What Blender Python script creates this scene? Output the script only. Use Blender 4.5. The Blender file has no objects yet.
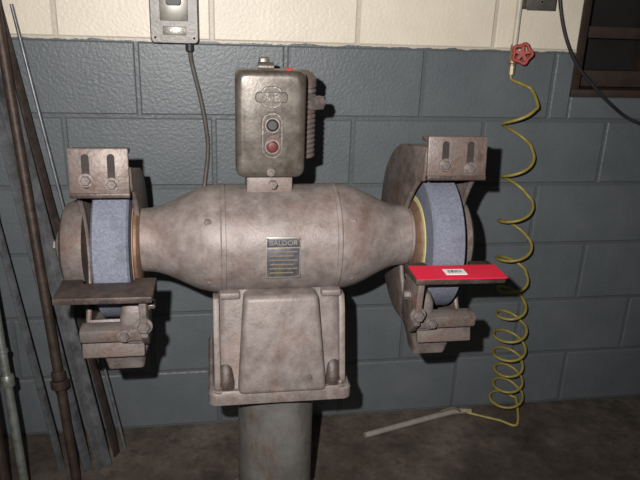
import bpy, bmesh, math, random
from mathutils import Vector, Matrix, Euler
random.seed(4)
scn = bpy.context.scene
scn.view_settings.view_transform = 'Standard'
scn.view_settings.look = 'None'
COL = scn.collection

# ---------------------------------------------------------------- materials
def nodemat(name):
    m = bpy.data.materials.new(name); m.use_nodes = True
    nt = m.node_tree
    return m, nt, nt.nodes['Principled BSDF']

def mottled(name, c1, c2, scale=18, rough=.6, metal=0.0, bump=.15, c3=None, scale3=5, thr3=(.52,.68), spec=.5, bscale=120, rough2=None, bdist=.004, c4=None, scale4=60, thr4=(.6,.7), stretch=(1,1,1), amt4=1.0, amt3=1.0):
    m, nt, b = nodemat(name)
    tc = nt.nodes.new('ShaderNodeTexCoord')
    n = nt.nodes.new('ShaderNodeTexNoise'); n.inputs['Scale'].default_value = scale; n.inputs['Detail'].default_value = 8; n.inputs['Roughness'].default_value=.65
    nt.links.new(tc.outputs['Object'], n.inputs['Vector'])
    mp = nt.nodes.new('ShaderNodeMapping'); mp.inputs['Scale'].default_value=stretch
    nt.links.new(tc.outputs['Object'], mp.inputs['Vector'])
    r = nt.nodes.new('ShaderNodeValToRGB')
    r.color_ramp.elements[0].position=.33; r.color_ramp.elements[1].position=.67
    r.color_ramp.elements[0].color=(*c1,1); r.color_ramp.elements[1].color=(*c2,1)
    nt.links.new(n.outputs['Fac'], r.inputs['Fac'])
    out = r.outputs['Color']
    for c,s,t,am in ((c3,scale3,thr3,amt3),(c4,scale4,thr4,amt4)):
        if not c: continue
        n3 = nt.nodes.new('ShaderNodeTexNoise'); n3.inputs['Scale'].default_value=s; n3.inputs['Detail'].default_value=10; n3.inputs['Roughness'].default_value=.78
        nt.links.new(mp.outputs['Vector'], n3.inputs['Vector'])
        mr = nt.nodes.new('ShaderNodeMapRange'); mr.inputs['From Min'].default_value=t[0]; mr.inputs['From Max'].default_value=t[1]; mr.inputs['To Max'].default_value=am
        nt.links.new(n3.outputs['Fac'], mr.inputs['Value'])
        mx = nt.nodes.new('ShaderNodeMix'); mx.data_type='RGBA'
        nt.links.new(mr.outputs['Result'], mx.inputs['Factor'])
        nt.links.new(out, mx.inputs[6]); mx.inputs[7].default_value=(*c,1)
        out = mx.outputs[2]
    nt.links.new(out, b.inputs['Base Color'])
    if rough2 is not None:
        mr2 = nt.nodes.new('ShaderNodeMapRange'); mr2.inputs['From Min'].default_value=.35; mr2.inputs['From Max'].default_value=.65
        mr2.inputs['To Min'].default_value=rough; mr2.inputs['To Max'].default_value=rough2
        nt.links.new(n.outputs['Fac'], mr2.inputs['Value']); nt.links.new(mr2.outputs['Result'], b.inputs['Roughness'])
    else: b.inputs['Roughness'].default_value = rough
    b.inputs['Metallic'].default_value = metal
    b.inputs['Specular IOR Level'].default_value = spec
    if bump>0:
        nb = nt.nodes.new('ShaderNodeTexNoise'); nb.inputs['Scale'].default_value=bscale; nb.inputs['Detail'].default_value=5
        nt.links.new(tc.outputs['Object'], nb.inputs['Vector'])
        bp = nt.nodes.new('ShaderNodeBump'); bp.inputs['Strength'].default_value=bump; bp.inputs['Distance'].default_value=bdist
        nt.links.new(nb.outputs['Fac'], bp.inputs['Height']); nt.links.new(bp.outputs['Normal'], b.inputs['Normal'])
    return m

RUSTC=(.13,.062,.036)
M_CAST = mottled('dusty_cast_iron',(.150,.122,.110),(.245,.208,.192),scale=30,rough=.44,rough2=.62,metal=.12,bump=.3,c3=RUSTC,scale3=8,thr3=(.50,.74),bscale=170,c4=(.085,.066,.058),scale4=26,thr4=(.50,.72),bdist=.002,stretch=(1,1,.6),amt4=.75,amt3=.8)
M_CAST2 = mottled('grimy_guard_iron',(.10,.083,.076),(.20,.17,.156),scale=26,rough=.52,metal=.15,bump=.4,c3=(.11,.055,.035),scale3=12,thr3=(.46,.70),bscale=140,c4=(.04,.03,.026),scale4=30,thr4=(.50,.72),bdist=.002,amt4=.85)
M_PLATEIRON = mottled('rusted_plate_iron',(.085,.066,.058),(.18,.145,.128),scale=30,rough=.48,metal=.2,bump=.4,c3=(.12,.065,.042),scale3=16,thr3=(.46,.66),bscale=140,c4=(.035,.025,.022),scale4=32,thr4=(.50,.70),bdist=.002,amt4=.85)
M_COL = mottled('grey_column_paint',(.105,.10,.09),(.165,.157,.145),scale=14,rough=.42,bump=.15,c3=(.10,.055,.035),scale3=12,thr3=(.52,.72),c4=(.055,.042,.036),scale4=25,thr4=(.54,.74),stretch=(.4,1,1),amt4=.7)
M_DARKST = mottled('dark_worn_steel',(.035,.025,.021),(.085,.062,.052),scale=30,rough=.5,metal=.3,bump=.3,c3=(.13,.085,.065),scale3=24,thr3=(.54,.68))
M_BOX = mottled('switchbox_enamel',(.080,.068,.056),(.130,.114,.096),scale=22,rough=.28,rough2=.42,metal=.35,bump=.14,c3=(.05,.034,.026),scale3=14,thr3=(.50,.70),bscale=120,c4=(.03,.022,.018),scale4=40,thr4=(.55,.72),bdist=.002,amt4=.8)
M_OVAL = mottled('button_escutcheon',(.12,.105,.09),(.21,.19,.165),scale=50,rough=.35,metal=.5,bump=.2)
M_WHEEL = mottled('abrasive_stone',(.108,.116,.148),(.185,.196,.242),scale=220,rough=.95,bump=.7,bscale=400,spec=.1,c3=(.28,.29,.33),scale3=300,thr3=(.60,.66),bdist=.002,c4=(.08,.08,.095),scale4=18,thr4=(.5,.8))
M_BLOT = mottled('paper_blotter',(.42,.40,.14),(.55,.52,.24),scale=30,rough=.8,bump=0)
M_BLOT2 = mottled('browned_blotter',(.24,.13,.06),(.34,.21,.11),scale=30,rough=.8,bump=0)
M_RUST = mottled('rusty_flange',(.12,.065,.042),(.22,.135,.09),scale=30,rough=.6,metal=.3,bump=.3)
M_BOLT = mottled('bolt_steel',(.11,.09,.082),(.23,.195,.178),scale=60,rough=.45,metal=.4,bump=.2)
M_BLACK = mottled('black_rubber',(.012,.012,.012),(.03,.03,.03),scale=20,rough=.5,bump=0)
M_SLOT = mottled('slot_shadow_iron',(.012,.009,.008),(.028,.02,.016),scale=20,rough=.8,bump=0)
M_RED = mottled('red_card',(.66,.006,.035),(.74,.012,.05),scale=6,rough=.55,bump=0)
M_REDBTN = mottled('red_button',(.075,.016,.013),(.12,.025,.02),scale=40,rough=.35,bump=0)
M_WHITE = mottled('white_label',(.75,.75,.73),(.85,.85,.83),scale=10,rough=.6,bump=0)
M_PLATE = mottled('nameplate_blue',(.05,.056,.075),(.11,.115,.135),scale=60,rough=.4,metal=.4,bump=0,c3=(.15,.12,.085),scale3=28,thr3=(.48,.66))
M_PLATE2 = mottled('nameplate_silver',(.24,.22,.19),(.36,.33,.29),scale=60,rough=.4,metal=.4,bump=0)
M_GOLD = mottled('nameplate_gold',(.20,.15,.09),(.30,.24,.15),scale=60,rough=.4,metal=.4,bump=0)
M_COIL = mottled('olive_hose',(.22,.17,.03),(.33,.265,.06),scale=30,rough=.4,bump=0)
M_BRASS = mottled('aged_brass',(.20,.165,.11),(.32,.27,.19),scale=50,rough=.45,metal=.5,bump=.1)
M_VRED = mottled('valve_red',(.26,.032,.02),(.38,.055,.035),scale=40,rough=.5,bump=0)
M_PIPEW = mottled('painted_pipe',(.42,.38,.31),(.55,.50,.41),scale=20,rough=.45,bump=.1)
M_SWG = mottled('grey_switch_box',(.07,.065,.056),(.12,.11,.097),scale=25,rough=.4,bump=.15,metal=.2)
M_SWF = mottled('switch_faceplate',(.20,.19,.165),(.30,.28,.245),scale=30,rough=.35,metal=.5,bump=0)
M_CORD = mottled('grey_cord',(.07,.06,.05),(.12,.10,.09),scale=30,rough=.5,bump=0)
M_BAR1 = mottled('rusted_bar',(.028,.018,.014),(.075,.048,.036),scale=30,rough=.55,metal=.3,bump=.3)
M_BAR2 = mottled('galvanised_pipe',(.13,.14,.125),(.25,.26,.235),scale=30,rough=.4,metal=.4,bump=.1,c3=(.07,.06,.05),scale3=14)
M_WAND = mottled('wand_aluminium',(.32,.29,.25),(.45,.41,.36),scale=30,rough=.4,metal=.3,bump=.1)
M_BAR3 = mottled('grey_steel_strip',(.10,.105,.11),(.23,.235,.245),scale=20,rough=.4,metal=.4,bump=.1,c3=(.06,.052,.045),scale3=9)
M_WOOD = mottled('dark_brown_frame',(.020,.012,.008),(.045,.027,.018),scale=14,rough=.5,bump=.1)
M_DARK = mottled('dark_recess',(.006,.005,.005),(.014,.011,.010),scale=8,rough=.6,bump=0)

def wall_mat(split):
    m, nt, b = nodemat('painted_block')
    tc = nt.nodes.new('ShaderNodeTexCoord'); sp = nt.nodes.new('ShaderNodeSeparateXYZ')
    nt.links.new(tc.outputs['Object'], sp.inputs[0])
    n0 = nt.nodes.new('ShaderNodeTexNoise'); n0.inputs['Scale'].default_value=25
    nt.links.new(tc.outputs['Object'], n0.inputs['Vector'])
    ma = nt.nodes.new('ShaderNodeMath'); ma.operation='MULTIPLY_ADD'; ma.inputs[1].default_value=.016
    nt.links.new(n0.outputs['Fac'], ma.inputs[0]); nt.links.new(sp.outputs['Z'], ma.inputs[2])
    gt = nt.nodes.new('ShaderNodeMath'); gt.operation='GREATER_THAN'; gt.inputs[1].default_value=split+.008
    nt.links.new(ma.outputs[0], gt.inputs[0])
    n = nt.nodes.new('ShaderNodeTexNoise'); n.inputs['Scale'].default_value=5; n.inputs['Detail'].default_value=10; n.inputs['Roughness'].default_value=.7
    nt.links.new(tc.outputs['Object'], n.inputs['Vector'])
    def ramp(a,c):
        r = nt.nodes.new('ShaderNodeValToRGB'); r.color_ramp.elements[0].position=.3; r.color_ramp.elements[1].position=.7
        r.color_ramp.elements[0].color=(*a,1); r.color_ramp.elements[1].color=(*c,1)
        nt.links.new(n.outputs['Fac'], r.inputs['Fac']); return r
    g = ramp((.092,.105,.112),(.128,.141,.148)); c = ramp((.62,.55,.44),(.74,.67,.54))
    mps = nt.nodes.new('ShaderNodeMapping'); mps.inputs['Scale'].default_value=(1,1,.35)
    nt.links.new(tc.outputs['Object'], mps.inputs['Vector'])
    ns = nt.nodes.new('ShaderNodeTexNoise'); ns.inputs['Scale'].default_value=16; ns.inputs['Detail'].default_value=9; ns.inputs['Roughness'].default_value=.75
    nt.links.new(mps.outputs['Vector'], ns.inputs['Vector'])
    ms = nt.nodes.new('ShaderNodeMapRange'); ms.inputs['From Min'].default_value=.62; ms.inputs['From Max'].default_value=.76; ms.inputs['To Max'].default_value=.6
    nt.links.new(ns.outputs['Fac'], ms.inputs['Value'])
    gx = nt.nodes.new('ShaderNodeMix'); gx.data_type='RGBA'
    nt.links.new(ms.outputs['Result'], gx.inputs['Factor']); nt.links.new(g.outputs[0], gx.inputs[6]); gx.inputs[7].default_value=(.065,.068,.066,1)
    # colour darkened by depth in the recessed joints (real depth: joint faces sit behind the block faces)
    jy = nt.nodes.new('ShaderNodeMapRange'); jy.inputs['From Min'].default_value=.0012; jy.inputs['From Max'].default_value=.0030; jy.inputs['To Max'].default_value=.30
    nt.links.new(sp.outputs['Y'], jy.inputs['Value'])
    mx = nt.nodes.new('ShaderNodeMix'); mx.data_type='RGBA'
    nt.links.new(gt.outputs[0], mx.inputs['Factor']); nt.links.new(gx.outputs[2], mx.inputs[6]); nt.links.new(c.outputs[0], mx.inputs[7])
    jm = nt.nodes.new('ShaderNodeMix'); jm.data_type='RGBA'
    nt.links.new(jy.outputs['Result'], jm.inputs['Factor']); nt.links.new(mx.outputs[2], jm.inputs[6]); jm.inputs[7].default_value=(.05,.05,.048,1)
    nt.links.new(jm.outputs[2], b.inputs['Base Color'])
    b.inputs['Roughness'].default_value=.42; b.inputs['Specular IOR Level'].default_value=.45
    n2 = nt.nodes.new('ShaderNodeTexNoise'); n2.inputs['Scale'].default_value=110; n2.inputs['Detail'].default_value=5
    nt.links.new(tc.outputs['Object'], n2.inputs['Vector'])
    bp = nt.nodes.new('ShaderNodeBump'); bp.inputs['Strength'].default_value=.45; bp.inputs['Distance'].default_value=.003
    nt.links.new(n2.outputs['Fac'], bp.inputs['Height']); nt.links.new(bp.outputs['Normal'], b.inputs['Normal'])
    return m
M_FLOOR = mottled('stained_concrete',(.08,.062,.048),(.165,.135,.108),scale=6,rough=.65,bump=.4,c3=(.035,.027,.022),scale3=3.4,thr3=(.43,.66),bscale=60,c4=(.045,.036,.029),scale4=20,thr4=(.50,.68))

# ---------------------------------------------------------------- mesh helpers
def finish(name, bm, mat, parent=None, loc=(0,0,0), rot=(0,0,0), bevel=0, seg=2, smooth=35, subd=0):
    me = bpy.data.meshes.new(name)
    bmesh.ops.remove_doubles(bm, verts=bm.verts, dist=1e-6)
    bmesh.ops.recalc_face_normals(bm, faces=bm.faces)
    bm.to_mesh(me); bm.free()
    ob = bpy.data.objects.new(name, me); COL.objects.link(ob)
    if bevel>0 or subd:
        if bevel>0:
            md = ob.modifiers.new('b','BEVEL'); md.width=bevel; md.segments=seg; md.limit_method='ANGLE'; md.angle_limit=math.radians(40)
        if subd:
            ms = ob.modifiers.new('s','SUBSURF'); ms.levels=subd; ms.render_levels=subd
        dg = bpy.context.evaluated_depsgraph_get(); dg.update()
        me2 = bpy.data.meshes.new_from_object(ob.evaluated_get(dg))
        ob.modifiers.clear(); ob.data = me2; me2.name=name; me=me2
    if mat: 
        me.materials.clear(); me.materials.append(mat)
    for p in me.polygons: p.use_smooth=True
    me.set_sharp_from_angle(angle=math.radians(smooth))
    ob.location=loc; ob.rotation_euler=rot
    if parent: ob.parent=parent
    return ob

def box(name, size, loc, mat, parent=None, rot=(0,0,0), bevel=.002, seg=2):
    bm = bmesh.new(); bmesh.ops.create_cube(bm, size=1)
    bmesh.ops.scale(bm, vec=size, verts=bm.verts)
    return finish(name,bm,mat,parent,loc,rot,bevel,seg)

def lathe(name, prof, mat, parent=None, loc=(0,0,0), rot=(0,0,0), seg=64, smooth=30):
    bm = bmesh.new(); rings=[]
    for x,r in prof:
        if r<1e-5: rings.append([bm.verts.new((x,0,0))]); continue
        rings.append([bm.verts.new((x,r*math.cos(2*math.pi*i/seg),r*math.sin(2*math.pi*i/seg))) for i in range(seg)])
    for a,b in zip(rings,rings[1:]):
        for i in range(seg):
            j=(i+1)%seg
            if len(a)==1 and len(b)==1: continue
            if len(a)==1: bm.faces.new((a[0],b[i],b[j]))
            elif len(b)==1: bm.faces.new((a[i],b[0],a[j]))
            else: bm.faces.new((a[i],b[i],b[j],a[j]))
    return finish(name,bm,mat,parent,loc,rot,smooth=smooth)

def prism(name, pts, x0, x1, mat, parent=None, loc=(0,0,0), rot=(0,0,0), bevel=.0015):
    bm=bmesh.new()
    a=[bm.verts.new((x0,y,z)) for y,z in pts]; b=[bm.verts.new((x1,y,z)) for y,z in pts]
    bm.faces.new(a); bm.faces.new(b[::-1])
    n=len(pts)
    for i in range(n):
        j=(i+1)%n; bm.faces.new((a[i],a[j],b[j],b[i]))
    return finish(name,bm,mat,parent,loc,rot,bevel)

def strip(name, pts, th, x0, x1, mat, parent=None, loc=(0,0,0)):
    outer=pts; inner=[]
    for i,p in enumerate(pts):
        a=Vector(pts[max(i-1,0)]); b=Vector(pts[min(i+1,len(pts)-1)]); t=(b-a).normalized(); n=Vector((t.y,-t.x))
        q=Vector(p)+n*th
        inner.append((q.x,q.y))
    return prism(name, outer+inner[::-1], x0,x1,mat,parent,loc,bevel=0)

def rrect(w,d,r,n=5):
    r=min(r,w/2-1e-4,d/2-1e-4); out=[]
    for cx,cy,a0 in ((w/2-r,d/2-r,0),(-w/2+r,d/2-r,90),(-w/2+r,-d/2+r,180),(w/2-r,-d/2+r,270)):
        for i in range(n+1):
            a=math.radians(a0+90*i/n); out.append((cx+r*math.cos(a),cy+r*math.sin(a)))
    return out
def loft(name, secs, mat, parent=None, loc=(0,0,0), rot=(0,0,0), smooth=35):
    bm=bmesh.new(); rings=[]
    for z,w,d,cx,cy,r in secs:
        rings.append([bm.verts.new((x+cx,y+cy,z)) for x,y in rrect(w,d,r)])
    n=len(rings[0])
    for a,b in zip(rings,rings[1:]):
        for i in range(n):
            j=(i+1)%n; bm.faces.new((a[i],a[j],b[j],b[i]))
    bm.faces.new(rings[0]); bm.faces.new(rings[-1])
    return finish(name,bm,mat,parent,loc,rot,smooth=smooth)

def tube(name, pts, r, mat, parent=None, smoothc=True, res=6, loc=(0,0,0)):
    cu=bpy.data.curves.new(name,'CURVE'); cu.dimensions='3D'; cu.bevel_depth=r; cu.bevel_resolution=res; cu.use_fill_caps=True
    if smoothc:
        P=[Vector(p) for p in pts]; Q=[]
        for i in range(len(P)-1):
            p0=P[max(i-1,0)];p1=P[i];p2=P[i+1];p3=P[min(i+2,len(P)-1)]
            for k in range(8):
                t=k/8
                Q.append(.5*((2*p1)+(-p0+p2)*t+(2*p0-5*p1+4*p2-p3)*t*t+(-p0+3*p1-3*p2+p3)*t**3))
        Q.append(P[-1])
    else: Q=[Vector(p) for p in pts]
    s=cu.splines.new('POLY'); s.points.add(len(Q)-1)
    for i,q in enumerate(Q): s.points[i].co=(*q,1)
    tmp=bpy.data.objects.new('tmp',cu); COL.objects.link(tmp)
    dg=bpy.context.evaluated_depsgraph_get(); dg.update()
    me=bpy.data.meshes.new_from_object(tmp.evaluated_get(dg)); bpy.data.objects.remove(tmp)
    ob=bpy.data.objects.new(name,me); me.name=name; COL.objects.link(ob)
    me.materials.clear(); me.materials.append(mat)
    for p in me.polygons: p.use_smooth=True
    me.set_sharp_from_angle(angle=math.radians(50))
    ob.location=loc
    if parent: ob.parent=parent
    return ob

def text(name, body, size, ext, mat, parent, loc, rot=(math.pi/2,0,0)):
    cu=bpy.data.curves.new(name,'FONT'); cu.body=body; cu.size=size; cu.extrude=ext; cu.align_x='CENTER'; cu.align_y='CENTER'
    tmp=bpy.data.objects.new('tmp',cu); COL.objects.link(tmp)
    dg=bpy.context.evaluated_depsgraph_get(); dg.update()
    me=bpy.data.meshes.new_from_object(tmp.evaluated_get(dg)); bpy.data.objects.remove(tmp)
    ob=bpy.data.objects.new(name,me); COL.objects.link(ob); me.materials.clear(); me.materials.append(mat)
    ob.location=loc; ob.rotation_euler=rot; ob.parent=parent
    return ob

def hexbolt(name, r, h, mat, parent, loc, face='-Y', dome=True):
    rot={'-Y':(0,0,-math.pi/2),'+X':(0,0,0),'-X':(0,0,math.pi),'+Z':(0,-math.pi/2,0)}[face]
    bm=bmesh.new()
    def ring(x,rr,n=6): return [bm.verts.new((x,rr*math.cos(2*math.pi*i/n),rr*math.sin(2*math.pi*i/n))) for i in range(n)]
    a=ring(0,r);b=ring(h*.8,r);c=ring(h,r*.82)
    for p,q in ((a,b),(b,c)):
        for i in range(6):
            j=(i+1)%6; bm.faces.new((p[i],p[j],q[j],q[i]))
    bm.faces.new(a);bm.faces.new(c)
    n=20
    w0=ring(-.001,r*1.35,n);w1=ring(.002,r*1.35,n)
    for i in range(n):
        j=(i+1)%n; bm.faces.new((w0[i],w0[j],w1[j],w1[i]))
    bm.faces.new(w0);bm.faces.new(w1)
    return finish(name,bm,mat,parent,loc,rot,smooth=25)

def empty(name, loc=(0,0,0)):
    e=bpy.data.objects.new(name,None); COL.objects.link(e); e.location=loc; e.empty_display_size=.1; return e

# ---------------------------------------------------------------- room
CH=1.297; WY=1.88; ROW=.2033
OX0,OX1,OZ0,OZ1 = 1.083,2.0,1.088,2.0
def build_wall():
    bm=bmesh.new()
    J=.0045; DEP=.0034; BL=.4064
    def slab(x0,x1,z0,z1):
        if x1-x0<.012 or z1-z0<.012: return
        e=.004
        o=[(x0+J,z0+J),(x1-J,z0+J),(x1-J,z1-J),(x0+J,z1-J)]
        q=[(x0+J+e,z0+J+e),(x1-J-e,z0+J+e),(x1-J-e,z1-J-e),(x0+J+e,z1-J-e)]
        a=[bm.verts.new((x,DEP,z)) for x,z in o]; b=[bm.verts.new((x,0,z)) for x,z in q]
        bm.faces.new(b)
        for i in range(4):
            j=(i+1)%4; bm.faces.new((a[i],a[j],b[j],b[i]))
    for r in range(12):
        z0=r*ROW; z1=z0+ROW
        off=(0 if r%2 else BL/2)+.155
        x=-3.2+off-BL
        while x<3.6:
            a,b=x,x+BL
            if z1<=OZ0 or z0>=OZ1 or b<=OX0 or a>=OX1: slab(a,b,z0,z1)
            else:
                if a<OX0: slab(a,OX0+J,z0,z1)
                if b>OX1: slab(OX1-J,b,z0,z1)
                if z0<OZ0: slab(max(a,OX0),min(b,OX1),z0,OZ0+J)
                if z1>OZ1: slab(max(a,OX0),min(b,OX1),OZ1-J,z1)
            x+=BL
    X0,X1,Z0,Z1=-3.2,3.6,0,12*ROW
    def q(x0,x1,z0,z1):
        bm.faces.new([bm.verts.new(c) for c in ((x0,DEP,z0),(x1,DEP,z0),(x1,DEP,z1),(x0,DEP,z1))])
    q(X0,OX0,Z0,Z1);q(OX1,X1,Z0,Z1);q(OX0,OX1,Z0,OZ0);q(OX0,OX1,OZ1,Z1)
    T=.2
    def qq(*c): bm.faces.new([bm.verts.new(k) for k in c])
    qq((OX0,DEP,OZ0),(OX0,DEP,OZ1),(OX0,T,OZ1),(OX0,T,OZ0)); qq((OX1,DEP,OZ0),(OX1,T,OZ0),(OX1,T,OZ1),(OX1,DEP,OZ1))
    qq((OX0,DEP,OZ0),(OX0,T,OZ0),(OX1,T,OZ0),(OX1,DEP,OZ0)); qq((OX0,DEP,OZ1),(OX1,DEP,OZ1),(OX1,T,OZ1),(OX0,T,OZ1))
    qq((X0,T,Z0),(X1,T,Z0),(X1,T,Z1),(X0,T,Z1))
    me=bpy.data.meshes.new('wall_back'); bm.to_mesh(me); bm.free()
    ob=bpy.data.objects.new('wall_back',me); COL.objects.link(ob); me.materials.append(wall_mat(6*ROW)); ob.location=(0,WY,0)
build_wall()
box('floor',(6.8,5.0,.1),(.2,-.42,-.05),M_FLOOR,bevel=0)

W=empty('window_1',(0,WY,0))
cx=(OX0+OX1)/2; cz=(OZ0+OZ1)/2
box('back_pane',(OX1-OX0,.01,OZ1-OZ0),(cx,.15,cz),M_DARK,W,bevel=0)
box('jamb_left',(.03,.14,OZ1-OZ0),(OX0+.016,.08,cz),M_WOOD,W)
box('jamb_right',(.03,.14,OZ1-OZ0),(OX1-.016,.08,cz),M_WOOD,W)
box('sill',(OX1-OX0-.002,.15,.022),(cx,.072,OZ0+.012),M_WOOD,W)
box('rail_mid',(OX1-OX0-.06,.05,.035),(cx,.09,OZ0+.19),M_WOOD,W)
box('rail_low',(OX1-OX0-.06,.04,.05),(cx,.10,OZ0+.05),M_WOOD,W)
box('head',(OX1-OX0-.06,.14,.04),(cx,.08,OZ1-.021),M_WOOD,W)
for i in (1,2): box('mullion_%d'%i,(.03,.04,OZ1-OZ0-.05),(OX0+.3*i,.11,cz),M_WOOD,W)
tube('black_cable',[(.985,WY-.012,1.50),(.995,WY-.012,1.38),(1.03,WY-.012,1.27),(1.085,WY-.014,1.18),(1.15,WY-.015,1.12),(1.22,WY-.015,1.065),(1.30,WY-.012,1.02),(1.45,WY-.012,.98),(1.6,WY-.012,.97)],.0055,M_BLACK)

S=empty('wall_switch',(-.094,WY,1.31))
loft('housing',[(0,.125,.19,0,0,.012),(.045,.125,.19,0,0,.012),(.05,.119,.184,0,0,.01)],M_SWG,S,(0,0,0),(math.pi/2,0,0))
box('faceplate',(.072,.003,.115),(0,-.051,.02),M_SWF,S)
loft('toggle_frame',[(0,.04,.06,0,0,.008),(.006,.036,.056,0,0,.008)],M_BLACK,S,(0,-.052,.03),(math.pi/2,0,0))
box('toggle',(.012,.02,.016),(0,-.064,.035),M_SWF,S,rot=(math.radians(25),0,0))
box('label',(.06,.002,.022),(0,-.0505,-.062),M_SWF,S)
text('label_text','MOTOR',.014,.0004,M_BLACK,S,(0,-.0518,-.062))
for sx in (-1,1):
    hexbolt('screw_%d'%(sx+2),.004,.002,M_BOLT,S,(sx*.05,-.05,.08)); hexbolt('screw_b%d'%(sx+2),.004,.002,M_BOLT,S,(sx*.05,-.05,-.08))
lathe('cord_grip',[(0,.0),(0,.011),(.02,.011),(.024,.007),(.024,0)],M_BLACK,S,(.037,-.025,-.093),(0,math.pi/2,0),seg=24)
tube('power_cord',[(.037,-.025,-.11),(.042,-.02,-.15),(.062,-.015,-.24),(.075,-.015,-.32),(.079,-.015,-.39),(.066,-.03,-.5),(.07,-.10,-.56),(.10,-.2,-.53),(.13,-.3,-.5)],.006,M_CORD,S)

Jb=empty('junction_box',(.925,WY,1.385))
loft('housing',[(0,.085,.10,0,0,.01),(.042,.085,.10,0,0,.01),(.045,.08,.095,0,0,.008)],M_SWG,Jb,(0,0,0),(math.pi/2,0,0))
box('cover',(.088,.003,.103),(0,-.046,0),M_SWG,Jb); hexbolt('screw',.004,.002,M_BOLT,Jb,(0,-.0475,-.03))

# air line with valve and coil hose
A=empty('air_hose_line',(0,0,0))
px=.871; py=WY-.022
tube('drop_pipe',[(px,py,1.22),(px,py,1.9)],.008,M_PIPEW,A,smoothc=False)
for z in (1.225,1.165): lathe('coupling_%d'%int(z*1000),[(-.012,0),(-.012,.011),(.012,.011),(.012,0)],M_BRASS,A,(px,py,z),(0,math.pi/2,0),seg=8)
lathe('valve_body',[(-.024,0),(-.024,.010),(-.012,.010),(-.009,.015),(.009,.015),(.012,.010),(.024,.010),(.024,0)],M_BRASS,A,(px,py,1.195),(0,math.pi/2,0),seg=24)
tube('valve_stem',[(px,py,1.195),(px+.012,py-.035,1.214)],.005,M_BRASS,A,smoothc=False)
def handwheel():
    bm=bmesh.new(); R=.025; r=.0058; n=48; k=10
    g=[[None]*k for _ in range(n)]
    for i in range(n):
        a=2*math.pi*i/n; rr=R+.0030*math.cos(5*a)
        for j in range(k):
            t=2*math.pi*j/k
            g[i][j]=bm.verts.new((r*math.sin(t),(rr+r*math.cos(t))*math.cos(a),(rr+r*math.cos(t))*math.sin(a)))
    for i in range(n):
        for j in range(k):
            bm.faces.new((g[i][j],g[(i+1)%n][j],g[(i+1)%n][(j+1)%k],g[i][(j+1)%k]))
    for s in range(5):
        m=Matrix.Rotation(2*math.pi*s/5,4,'X')@Matrix.Translation((0,0,.013))
        bmesh.ops.create_cube(bm,size=1,matrix=m@Matrix.Diagonal((.005,.009,.025,1)))
    bmesh.ops.create_cone(bm,cap_ends=True,segments=12,radius1=.008,radius2=.008,depth=.014,matrix=Matrix.Rotation(math.pi/2,4,'Y'))
    return bm
d=Vector((-.30,-1.0,.15)).normalized()
hwo=finish('valve_handwheel',handwheel(),M_VRED,A,(px+.008,py-.040,1.214)); hwo.rotation_euler=d.to_track_quat('X','Z').to_euler()
pts=[(px,py,1.165),(px+.002,py-.003,1.14),(px+.03,py-.01,1.128),(px+.062,py-.02,1.112)]
turns=[.140,.128,.112,.098,.082,.070,.060,.054,.050,.048,.046]
N=18; ang=0.0; zz=1.10; s=1.06/sum(turns)
coil=[]
for ti,t in enumerate(turns):
    for k in range(N):
        f=(1.10-zz)/1.08
        axx=.890+.090*min(1,f*1.1); r=.05*(1-.08*math.sin(ti*1.7))
        coil.append((axx+r*math.cos(ang), WY-.066-r*math.sin(ang), max(zz-.012*math.sin(ang),.008)))
        ang+=2*math.pi/N; zz-=t*s/N
pts=pts+coil[2:]
pts+=[(1.00,1.75,.007),(.95,1.78,.007),(.89,1.815,.007),(.84,1.842,.009)]
tube('coil_hose',pts,.0045,M_COIL,A,smoothc=True,res=4)
tube('blow_wand',[(.855,1.842,.010),(.80,1.838,.012),(.66,1.80,.011),(.47,1.745,.010)],.0095,M_WAND,A)
lathe('wand_coupler',[(-.02,0),(-.02,.012),(.02,.012),(.02,0)],M_BRASS,A,(.85,1.842,.012),(0,0,math.radians(170)),seg=6)
tube('wand_trigger',[(.83,1.836,.014),(.80,1.83,.034),(.75,1.82,.030)],.004,M_BRASS,A)

# ---------------------------------------------------------------- leaning stock (one bundle propped in the corner)
STOCK=empty('leaning_metal_stock',(0,0,0))
def leaning(name, bot, top, r, mat, collars=(), kind='pipe', w=.03, t=.004):
    bot=Vector(bot); top=Vector(top); d=(top-bot); L=d.length; q=d.to_track_quat('Z','Y')
    e=empty(name,bot); e.rotation_mode='QUATERNION'; e.rotation_quaternion=q; e.parent=STOCK
    if kind=='pipe':
        lathe(name+'_tube',[(0,r*.75),(0,r),(L,r),(L,r*.75),(0,r*.75)],mat,e,(0,0,0),(0,-math.pi/2,0),seg=20)
    elif kind=='angle':
        bm=bmesh.new()
        pts2=[(0,0),(w,0),(w,t),(t,t),(t,w),(0,w)]
        a=[bm.verts.new((x,y,0)) for x,y in pts2]; b=[bm.verts.new((x,y,L)) for x,y in pts2]
        bm.faces.new(a); bm.faces.new(b)
        for i in range(6): j=(i+1)%6; bm.faces.new((a[i],a[j],b[j],b[i]))
        finish(name+'_profile',bm,mat,e)
    else: box(name+'_flat',(w,t,L),(0,0,L/2),mat,e,bevel=.001)
    for i,(z,rr,h) in enumerate(collars):
        lathe(name+'_collar_%d'%i,[(z-h,r*.9),(z-h,rr*.9),(z-h*.8,rr),(z+h*.8,rr),(z+h,rr*.9),(z+h,r*.9)],mat,e,(0,0,0),(0,-math.pi/2,0),seg=20)
    return e
leaning('rusted_pipe_1',(-.400,1.60,.006),(-.565,1.85,1.9),.0125,M_BAR1,collars=((.32,.024,.012),(.345,.018,.012)))
leaning('galvanised_pipe_1',(-.503,1.50,.004),(-.66,1.85,1.45),.0115,M_BAR2,collars=((.38,.018,.016),(.46,.015,.006)))
leaning('rusted_pipe_2',(-.565,1.53,.004),(-.70,1.85,1.5),.016,M_BAR1,collars=((.50,.021,.016),))
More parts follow.
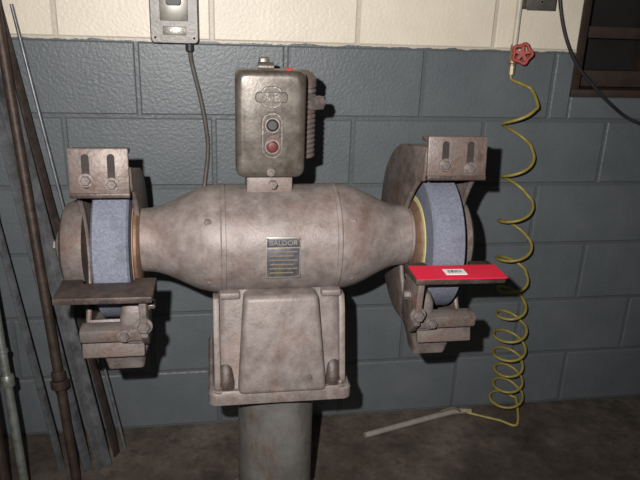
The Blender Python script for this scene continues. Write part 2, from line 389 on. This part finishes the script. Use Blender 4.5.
leaning('steel_angle_1',(-.345,1.70,.006),(-.63,1.82,1.85),.01,M_BAR3,kind='angle',w=.030)
leaning('steel_flat_1',(-.31,1.74,.006),(-.56,1.852,1.5),.01,M_DARKST,kind='flat',w=.028,t=.005)
leaning('steel_flat_2',(-.385,1.68,.006),(-.63,1.845,1.6),.01,M_BAR3,kind='flat',w=.030,t=.005)
leaning('steel_flat_3',(-.46,1.69,.006),(-.72,1.852,1.7),.01,M_BAR3,kind='flat',w=.022,t=.005)
leaning('steel_rod_1',(-.29,1.77,.004),(-.50,1.862,1.3),.0045,M_BAR3)

# ---------------------------------------------------------------- grinder
GZ=.807
G=empty('pedestal_grinder',(.141,1.40,GZ))
AX=.010
half=[(.0,.121),(.118,.121),(.119,.1235),(.127,.1235),(.130,.121),(.150,.1195),(.172,.114),(.192,.106),(.212,.096),(.230,.087),(.248,.079),(.264,.0735),(.280,.071),(.298,.070),(.300,.066),(.306,.066)]
prof=[(-x,r) for x,r in half[::-1]]+half[1:]
prof=[(-.306,0)]+prof+[(.306,0)]
lathe('motor_housing',prof,M_CAST,G,loc=(0,0,AX),seg=96,smooth=28)
for s in (-1,1):
    lathe('shaft_%s'%('l' if s<0 else 'r'),[(0,.0),(0,.022),(.15,.022),(.15,0)],M_BOLT,G,(s*.29,0,AX),(0,0,0 if s>0 else math.pi),seg=32)
    for k,(a) in enumerate((55,125,-55,-125)):
        ra=math.radians(a)
        y=-math.sin(ra)*.112; z=math.cos(ra)*.112+AX
        lathe('bell_lug_%d_%d'%(s+1,k),[(-.012,0),(-.012,.008),(.010,.008),(.013,.005),(.013,0)],M_CAST,G,(s*.148,y,z),(0,0,0 if s>0 else math.pi),seg=16)
lathe('oil_plug_1',[(0,0),(0,.009),(.006,.008),(.006,0)],M_BOLT,G,(-.155,-.094,.067+AX),(0,0,-math.pi/2),seg=6)
lathe('oil_plug_2',[(0,0),(0,.009),(.006,.008),(.006,0)],M_BOLT,G,(.175,-.086,.062+AX),(0,0,-math.pi/2),seg=6)
# nameplate
NP=(.000,-.1215,.006)
box('nameplate_back',(.074,.003,.092),NP,M_PLATE2,G,bevel=.001)
box('nameplate_field',(.069,.002,.064),(NP[0],NP[1]-.0015,NP[2]-.011),M_PLATE,G,bevel=.0005)
box('nameplate_header',(.069,.002,.019),(NP[0],NP[1]-.0013,NP[2]+.033),M_PLATE,G,bevel=.0005)
text('nameplate_title','BALDOR',.0155,.0004,M_PLATE2,G,(NP[0],NP[1]-.003,NP[2]+.033))
for i in range(6):
    box('nameplate_line_%d'%i,(.060-.010*(i%2),.0008,.0022),(NP[0]-.003*(i%2),NP[1]-.0028,NP[2]+.014-i*.0095),M_GOLD,G,bevel=0)
for sx in (-1,1):
    for k,zz_ in enumerate((.048,-.048)): hexbolt('rivet_%d_%d'%(sx+1,k),.002,.0015,M_BOLT,G,(NP[0]+sx*.033,NP[1]-.002,NP[2]+zz_*.86))

# pedestal head casting
zt=-.085; zb=-.332
loft('base_body',[(zt,.268,.17,0,.01,.02),(-.13,.274,.19,0,.01,.02),(-.20,.282,.215,0,.005,.022),(-.285,.296,.25,0,0,.022),(-.305,.304,.262,0,0,.02)],M_CAST,G,(-.002,0,0))
loft('base_plate',[(zb,.322,.29,0,0,.02),(zb+.024,.322,.29,0,0,.02),(zb+.032,.312,.28,0,0,.02)],M_CAST,G,(-.002,0,0))
bm=bmesh.new()
fr=[(-.082,zt),(.080,zt),(.100,-.305),(-.098,-.305)]
A_=[bm.verts.new((x,(-.118 if z>-.2 else -.155),z)) for x,z in fr]; B_=[bm.verts.new((x,.02,z)) for x,z in fr]
bm.faces.new(A_);bm.faces.new(B_)
for i in range(4): j=(i+1)%4; bm.faces.new((A_[i],A_[j],B_[j],B_[i]))
finish('base_front_housing',bm,M_CAST,G,bevel=.012,seg=4)
for sx in (-1,1):
    prism('base_rib_%d'%(sx+1),[(-.082,-.10),(-.096,-.13),(-.130,-.27),(-.136,-.305),(-.05,-.305),(-.05,-.10)],-.007,.007,M_CAST,G,(sx*.140-.002,0,0),(0,0,0),bevel=.003)
    loft('corner_boss_%d'%(sx+1),[(-.305,.044,.052,0,0,.02),(-.285,.042,.05,0,0,.02),(-.255,.034,.044,0,.012,.015),(-.235,.02,.03,0,.022,.009)],M_DARKST,G,(sx*.121-.002,-.112,0),smooth=60)
    hexbolt('base_bolt_%d'%(sx+1),.011,.012,M_BOLT,G,(sx*.137-.002,-.128,-.303),'+Z')
    box('motor_foot_%d'%(sx+1),(.045,.19,.016),(sx*.112,0,-.092),M_CAST,G,bevel=.005)
hexbolt('base_front_screw',.004,.003,M_BOLT,G,(.06,-.152,-.268))
lathe('stand_column',[(0,0),(0,.093),(.468,.093),(.468,0)],M_COL,G,(0,.0,-GZ+.005),(0,-math.pi/2,0),seg=64)
lathe('stand_foot',[(0,0),(0,.19),(.012,.20),(.02,.195),(.03,.11),(.06,.095),(.06,0)],M_COL,G,(0,0,-GZ),(0,-math.pi/2,0),seg=64)

# starter box on motor
bx=-.022; by=.0; bz=.273
loft('starter_box_body',[(-.055,.138,.212,0,0,.014),(.02,.140,.215,0,0,.015)],M_BOX,G,(bx,by,bz),(math.pi/2,0,0))
loft('starter_box_cover',[(.02,.145,.222,0,0,.018),(.045,.145,.222,0,0,.018),(.055,.141,.218,0,0,.018),(.060,.130,.207,0,0,.015),(.061,.116,.192,0,0,.014)],M_BOX,G,(bx,by,bz),(math.pi/2,0,0),smooth=50)
loft('starter_oval',[(0,.046,.098,0,0,.0225),(.0035,.043,.095,0,0,.021)],M_OVAL,G,(bx+.002,by-.060,bz-.020),(math.pi/2,0,0))
loft('starter_oval_recess',[(0,.037,.088,0,0,.018),(.0006,.037,.088,0,0,.018)],M_DARKST,G,(bx+.002,by-.0636,bz-.020),(math.pi/2,0,0))
lathe('start_button',[(0,0),(0,.0125),(.005,.0125),(.007,.010),(.004,.009),(.004,0)],M_BLACK,G,(bx+.002,by-.063,bz+.002),(0,0,-math.pi/2),seg=32)
lathe('stop_button',[(0,0),(0,.0125),(.005,.0125),(.006,.010),(.009,.009),(.010,0)],M_REDBTN,G,(bx+.002,by-.063,bz-.042),(0,0,-math.pi/2),seg=32)
for nm,z_ in (('start_ring',.002),('stop_ring',-.042)):
    lathe(nm,[(0,.013),(0,.0165),(.0045,.0155),(.0045,.013),(0,.013)],M_BOLT,G,(bx+.002,by-.063,bz+z_),(0,0,-math.pi/2),seg=32)
loft('starter_emblem',[(0,.044,.044,0,0,.014),(.0025,.041,.041,0,0,.013)],M_OVAL,G,(bx,by-.0605,bz+.058),(math.pi/2,0,0))
loft('emblem_field',[(0,.037,.037,0,0,.012),(.0006,.037,.037,0,0,.012)],M_BOX,G,(bx,by-.0627,bz+.058),(math.pi/2,0,0))
loft('emblem_bar',[(0,.066,.022,0,0,.008),(.003,.063,.019,0,0,.007)],M_BOX,G,(bx,by-.0615,bz+.058),(math.pi/2,0,0))
text('starter_letters','A·B',.024,.0010,M_OVAL,G,(bx,by-.0655,bz+.058))
hexbolt('cover_screw',.006,.005,M_BOLT,G,(bx,by-.06,bz-.098))
lathe('cover_latch',[(-.016,0),(-.016,.010),(.016,.010),(.016,0)],M_BOX,G,(bx-.008,by-.01,bz+.114),(0,0,0),seg=20)
box('latch_tab',(.022,.02,.03),(bx-.010,by+.01,bz+.118),M_BOX,G,bevel=.004)
box('red_paint_mark',(.014,.004,.010),(bx+.037,by-.046,bz+.1105),M_VRED,G,bevel=.001,rot=(math.radians(-30),0,0))
box('starter_bracket',(.10,.07,.06),(bx,by,.140),M_CAST,G,bevel=.006)
lathe('starter_bracket_bolt',[(0,0),(0,.009),(.010,.009),(.010,0)],M_BOLT,G,(bx+.004,by-.06,.150),(0,0,-math.pi/2),seg=6)
pr=[(0,0)]
for i in range(15):
    x=i*.011; pr+=[(x,.030),(x+.003,.035),(x+.008,.035),(x+.011,.030)]
pr+=[(.165,0)]
lathe('flex_conduit_ribs',pr,M_CAST2,G,(bx+.074,by+.055,.185),(0,-math.pi/2,0),seg=32,smooth=60)
lathe('flex_conduit_cap',[(0,0),(0,.036),(.015,.038),(.025,.030),(.032,.018),(.034,0)],M_CAST2,G,(bx+.072,by+.055,.345),(0,-math.pi/2,0),seg=32)
lathe('conduit_elbow_nut',[(-.016,0),(-.016,.016),(.012,.016),(.012,0)],M_BOLT,G,(bx+.108,by+.03,.31),(0,0,.5),seg=6)

# wheels
def wheel(tag, xw, s_in, R):
    h=.036
    lathe('grinding_wheel_'+tag,[(-h,0),(-h,R-.006),(-h+.004,R),(h-.004,R),(h,R-.006),(h,0)],M_WHEEL,G,(xw,0,0),seg=96)
    lathe('paper_blotter_'+tag,[(0,0),(0,.104),(.0015,.104),(.0015,0)],M_BLOT2 if tag=='left' else M_BLOT,G,(xw+s_in*h,0,0),(0,0,0 if s_in>0 else math.pi))
    lathe('wheel_flange_'+tag,[(0,0),(0,.092),(.006,.092),(.012,.082),(.013,.05),(.03,.042),(.03,0)],M_RUST,G,(xw+s_in*(h+.001),0,0),(0,0,0 if s_in>0 else math.pi))
    lathe('outer_flange_'+tag,[(0,0),(0,.074),(.008,.07),(.010,.02),(.025,.02),(.025,0)],M_RUST,G,(xw-s_in*(h),0,0),(0,0,math.pi if s_in>0 else 0))
XL=-.347; XR=.355
wheel('left',XL,1,.158)
wheel('right',XR,-1,.160)

def guard(tag, xw, s, R, inn, out, zp0, zp1, front_top, cutscale, cutshift, pw, Rb, rw, cap):
    def X(o): return xw+s*o
    arc=[front_top]
    for i in range(29):
        t=i/28; a=math.radians(92-(92+108)*t); rr=R+(Rb-R)*max(0,min(1,(t-.3)/.3)); arc.append((rr*math.cos(a),rr*math.sin(a)))
    fb=(-Rb*.52,-Rb*.84)
    arc.append(fb)
    k=cutscale
    cut=[(-.085,-.148),(-.052,-.10),(-.032,-.05),(-.026,0),(-.034,.06),(-.056,.11),(-.088,.148),(-.116,.160)]
    cut_o=[(a,b*k) for a,b in cut]
    cut_i=[(a+cutshift*max(0,math.cos(b/.15*math.pi/2)),b*k) for a,b in cut]
    th=.007
    def plate(nm,o,pp):
        x0,x1=sorted((X(o-th/2),X(o+th/2)))
        prism(nm+'_'+tag,pp,x0,x1,M_CAST2,G,bevel=.0015)
    plate('guard_inner_plate',inn,arc+cut_i)
    plate('guard_outer_plate',-out,arc+cut_o)
    x0,x1=sorted((X(-out),X(inn)))
    strip('guard_band_'+tag,arc,.006,x0-.003,x1+.003,M_CAST2,G)
    for nm,o,cc in (('guard_lip_in',inn,cut_i),('guard_lip_out',-out,cut_o)):
        tube(nm+'_'+tag,[(X(o),y-.002,z) for y,z in [fb]+cc+[front_top]],.006,M_CAST2,G)
    c=cap
    lathe('guard_hub_cover_'+tag,[(0,0),(0,.100),(.028*c,.099),(.042*c,.092),(.050*c,.076),(.052*c,.040),(.062*c,.036),(.066*c,.028),(.066*c,0)],M_CAST2,G,(X(-out),0,0),(0,0,math.pi if s>0 else 0))
    hexbolt('hub_cover_nut_'+tag,.014,.010,M_BOLT,G,(X(-out-.066*c),0,0),'-X' if s>0 else '+X')
    w=pw; zc=(zp0+zp1)/2; hh=zp1-zp0
    bxm=X((inn-out)/2); yc=-.134
    tilt=math.radians(-6)
    box('spark_plate_'+tag,(w,.009,hh),(bxm,yc,zc),M_PLATEIRON,G,rot=(tilt,0,0),bevel=.003)
    box('spark_plate_ledge_'+tag,(w*.96,.05,.009),(bxm,yc+.028,zp1-.012),M_PLATEIRON,G,bevel=.002)
    box('spark_plate_edge_'+tag,(w,.014,.010),(bxm,yc-.004,zp0+.005),M_DARKST,G,bevel=.002)
    for i,sx in enumerate((-w*.21,w*.21)):
        loft('slot_%s_%d'%(tag,i),[(0,.014,hh*.70,0,0,.0068),(.0015,.014,hh*.70,0,0,.0068)],M_SLOT,G,(bxm+sx,yc-.0042,zc+.004),(math.pi/2+tilt,0,0))
        hexbolt('plate_bolt_%s_%d'%(tag,i),.010,.009,M_BOLT,G,(bxm+sx,yc-.008,zc-.012-.008*i))
    zr=-.020 if tag=='left' else -.003
    bm=bmesh.new()
    yy0,yy1=-.245,-.168
    q=rw/2
    pts=[(-q,yy0+.004),(q,yy0),(q+.002,yy1+.02),(.050,yy1+.022),(.046,yy1),(-.046,yy1),(-.050,yy1+.022),(-q,yy1+.02)]
    a=[bm.verts.new((x,y,0)) for x,y in pts]; b=[bm.verts.new((x,y,.013)) for x,y in pts]
    bm.faces.new(a);bm.faces.new(b)
    for i in range(len(pts)): j=(i+1)%len(pts); bm.faces.new((a[i],a[j],b[j],b[i]))
    finish('tool_rest_'+tag,bm,M_DARKST,G,(xw-.004,0,zr-.013),bevel=.002)
    xi=X(inn+.022)
    prism('rest_arm_'+tag,[(-.225,zr-.013),(-.15,zr-.013),(-.12,zr-.06),(-.12,-.135),(-.185,-.15),(-.215,-.12)],xi-.007,xi+.007,M_CAST2,G,bevel=.003)
    box('rest_crossbar_'+tag,(.130,.036,.030),(X(-.0),-.168,-.128),M_CAST2,G,bevel=.006,rot=(math.radians(8),0,0))
    box('rest_lower_plate_'+tag,(.125,.012,.055),(X(-.005),-.150,-.165),M_CAST2,G,bevel=.004,rot=(math.radians(-14),0,0))
    hexbolt('rest_bolt_'+tag,.0125,.014,M_BOLT,G,(xi,-.214,-.095))
    hexbolt('rest_bolt2_'+tag,.0105,.012,M_BOLT,G,(X(inn-.02),-.188,-.128))
    hexbolt('rest_bolt3_'+tag,.010,.012,M_BOLT,G,(xi+s*.007,-.165,-.07),'+X' if s>0 else '-X')
    loft('rest_boss_'+tag,[(-.155,.05,.05,0,0,.012),(-.135,.055,.055,0,0,.014),(-.09,.05,.05,0,0,.014),(-.07,.036,.036,0,0,.012)],M_CAST2,G,(X(inn-.005),-.145,0),smooth=50)
    loft('guard_chute_'+tag,[(-.240,.075,.05,0,0,.008),(-.20,.09,.075,0,0,.01),(-.17,.11,.09,0,0,.01)],M_CAST2,G,(X(.012),-.095,0))
guard('left',XL,1,.168,.043,.064,.145,.240,(-.122,.200),1.0,.01,.112,.172,.180,1.0)
guard('right',XR,-1,.222,.058,.062,.176,.266,(-.122,.242),1.12,.045,.128,.190,.190,.45)

C=empty('red_tag_card',(.141+XR-.002,1.40-.209,GZ-.003))
box('card',(.190,.074,.0015),(0,-.002,.0012),M_RED,C,bevel=0)
box('barcode_label',(.045,.030,.0006),(-.006,-.004,.0024),M_WHITE,C,bevel=0)
xx=-.020
for i in range(9):
    w=random.choice((.0012,.002,.003)); box('bar_%d'%i,(w,.014,.0003),(xx,-.002,.0029),M_BLACK,C,bevel=0); xx+=w+.0018
C.rotation_euler=(0,0,math.radians(-1.5))

# ---------------------------------------------------------------- lights / world
w=bpy.data.worlds.new('World'); scn.world=w; w.use_nodes=True
w.node_tree.nodes['Background'].inputs[0].default_value=(.95,.96,1,1); w.node_tree.nodes['Background'].inputs[1].default_value=.045

a=math.radians(9.7); p=math.radians(19); r=math.radians(2)
F=Vector((math.cos(p)*math.sin(a),math.cos(p)*math.cos(a),-math.sin(p)))
R0=Vector((math.cos(a),-math.sin(a),0)); U0=R0.cross(F)
Rt=(R0*math.cos(r)+U0*math.sin(r)); Up=(U0*math.cos(r)-R0*math.sin(r))
cam=bpy.data.cameras.new('camera'); cam.sensor_width=36; cam.lens=650*36/640; cam.clip_start=.02
co=bpy.data.objects.new('camera',cam); COL.objects.link(co)
m=Matrix((Rt,Up,-F)).transposed().to_4x4(); m.translation=Vector((0,0,CH)); co.matrix_world=m
scn.camera=co

L=bpy.data.lights.new('camera_flash','SPOT'); L.energy=155; L.shadow_soft_size=.010; L.color=(1,.965,.945); L.spot_size=math.radians(100); L.spot_blend=1.0
lo=bpy.data.objects.new('camera_flash',L); COL.objects.link(lo)
ml=Matrix((Rt,Up,-F)).transposed().to_4x4(); ml=Matrix.Rotation(math.radians(5),4,R0)@ml
ml.translation=Vector((0,0,CH))-Rt*.09+Up*.075; lo.matrix_world=ml
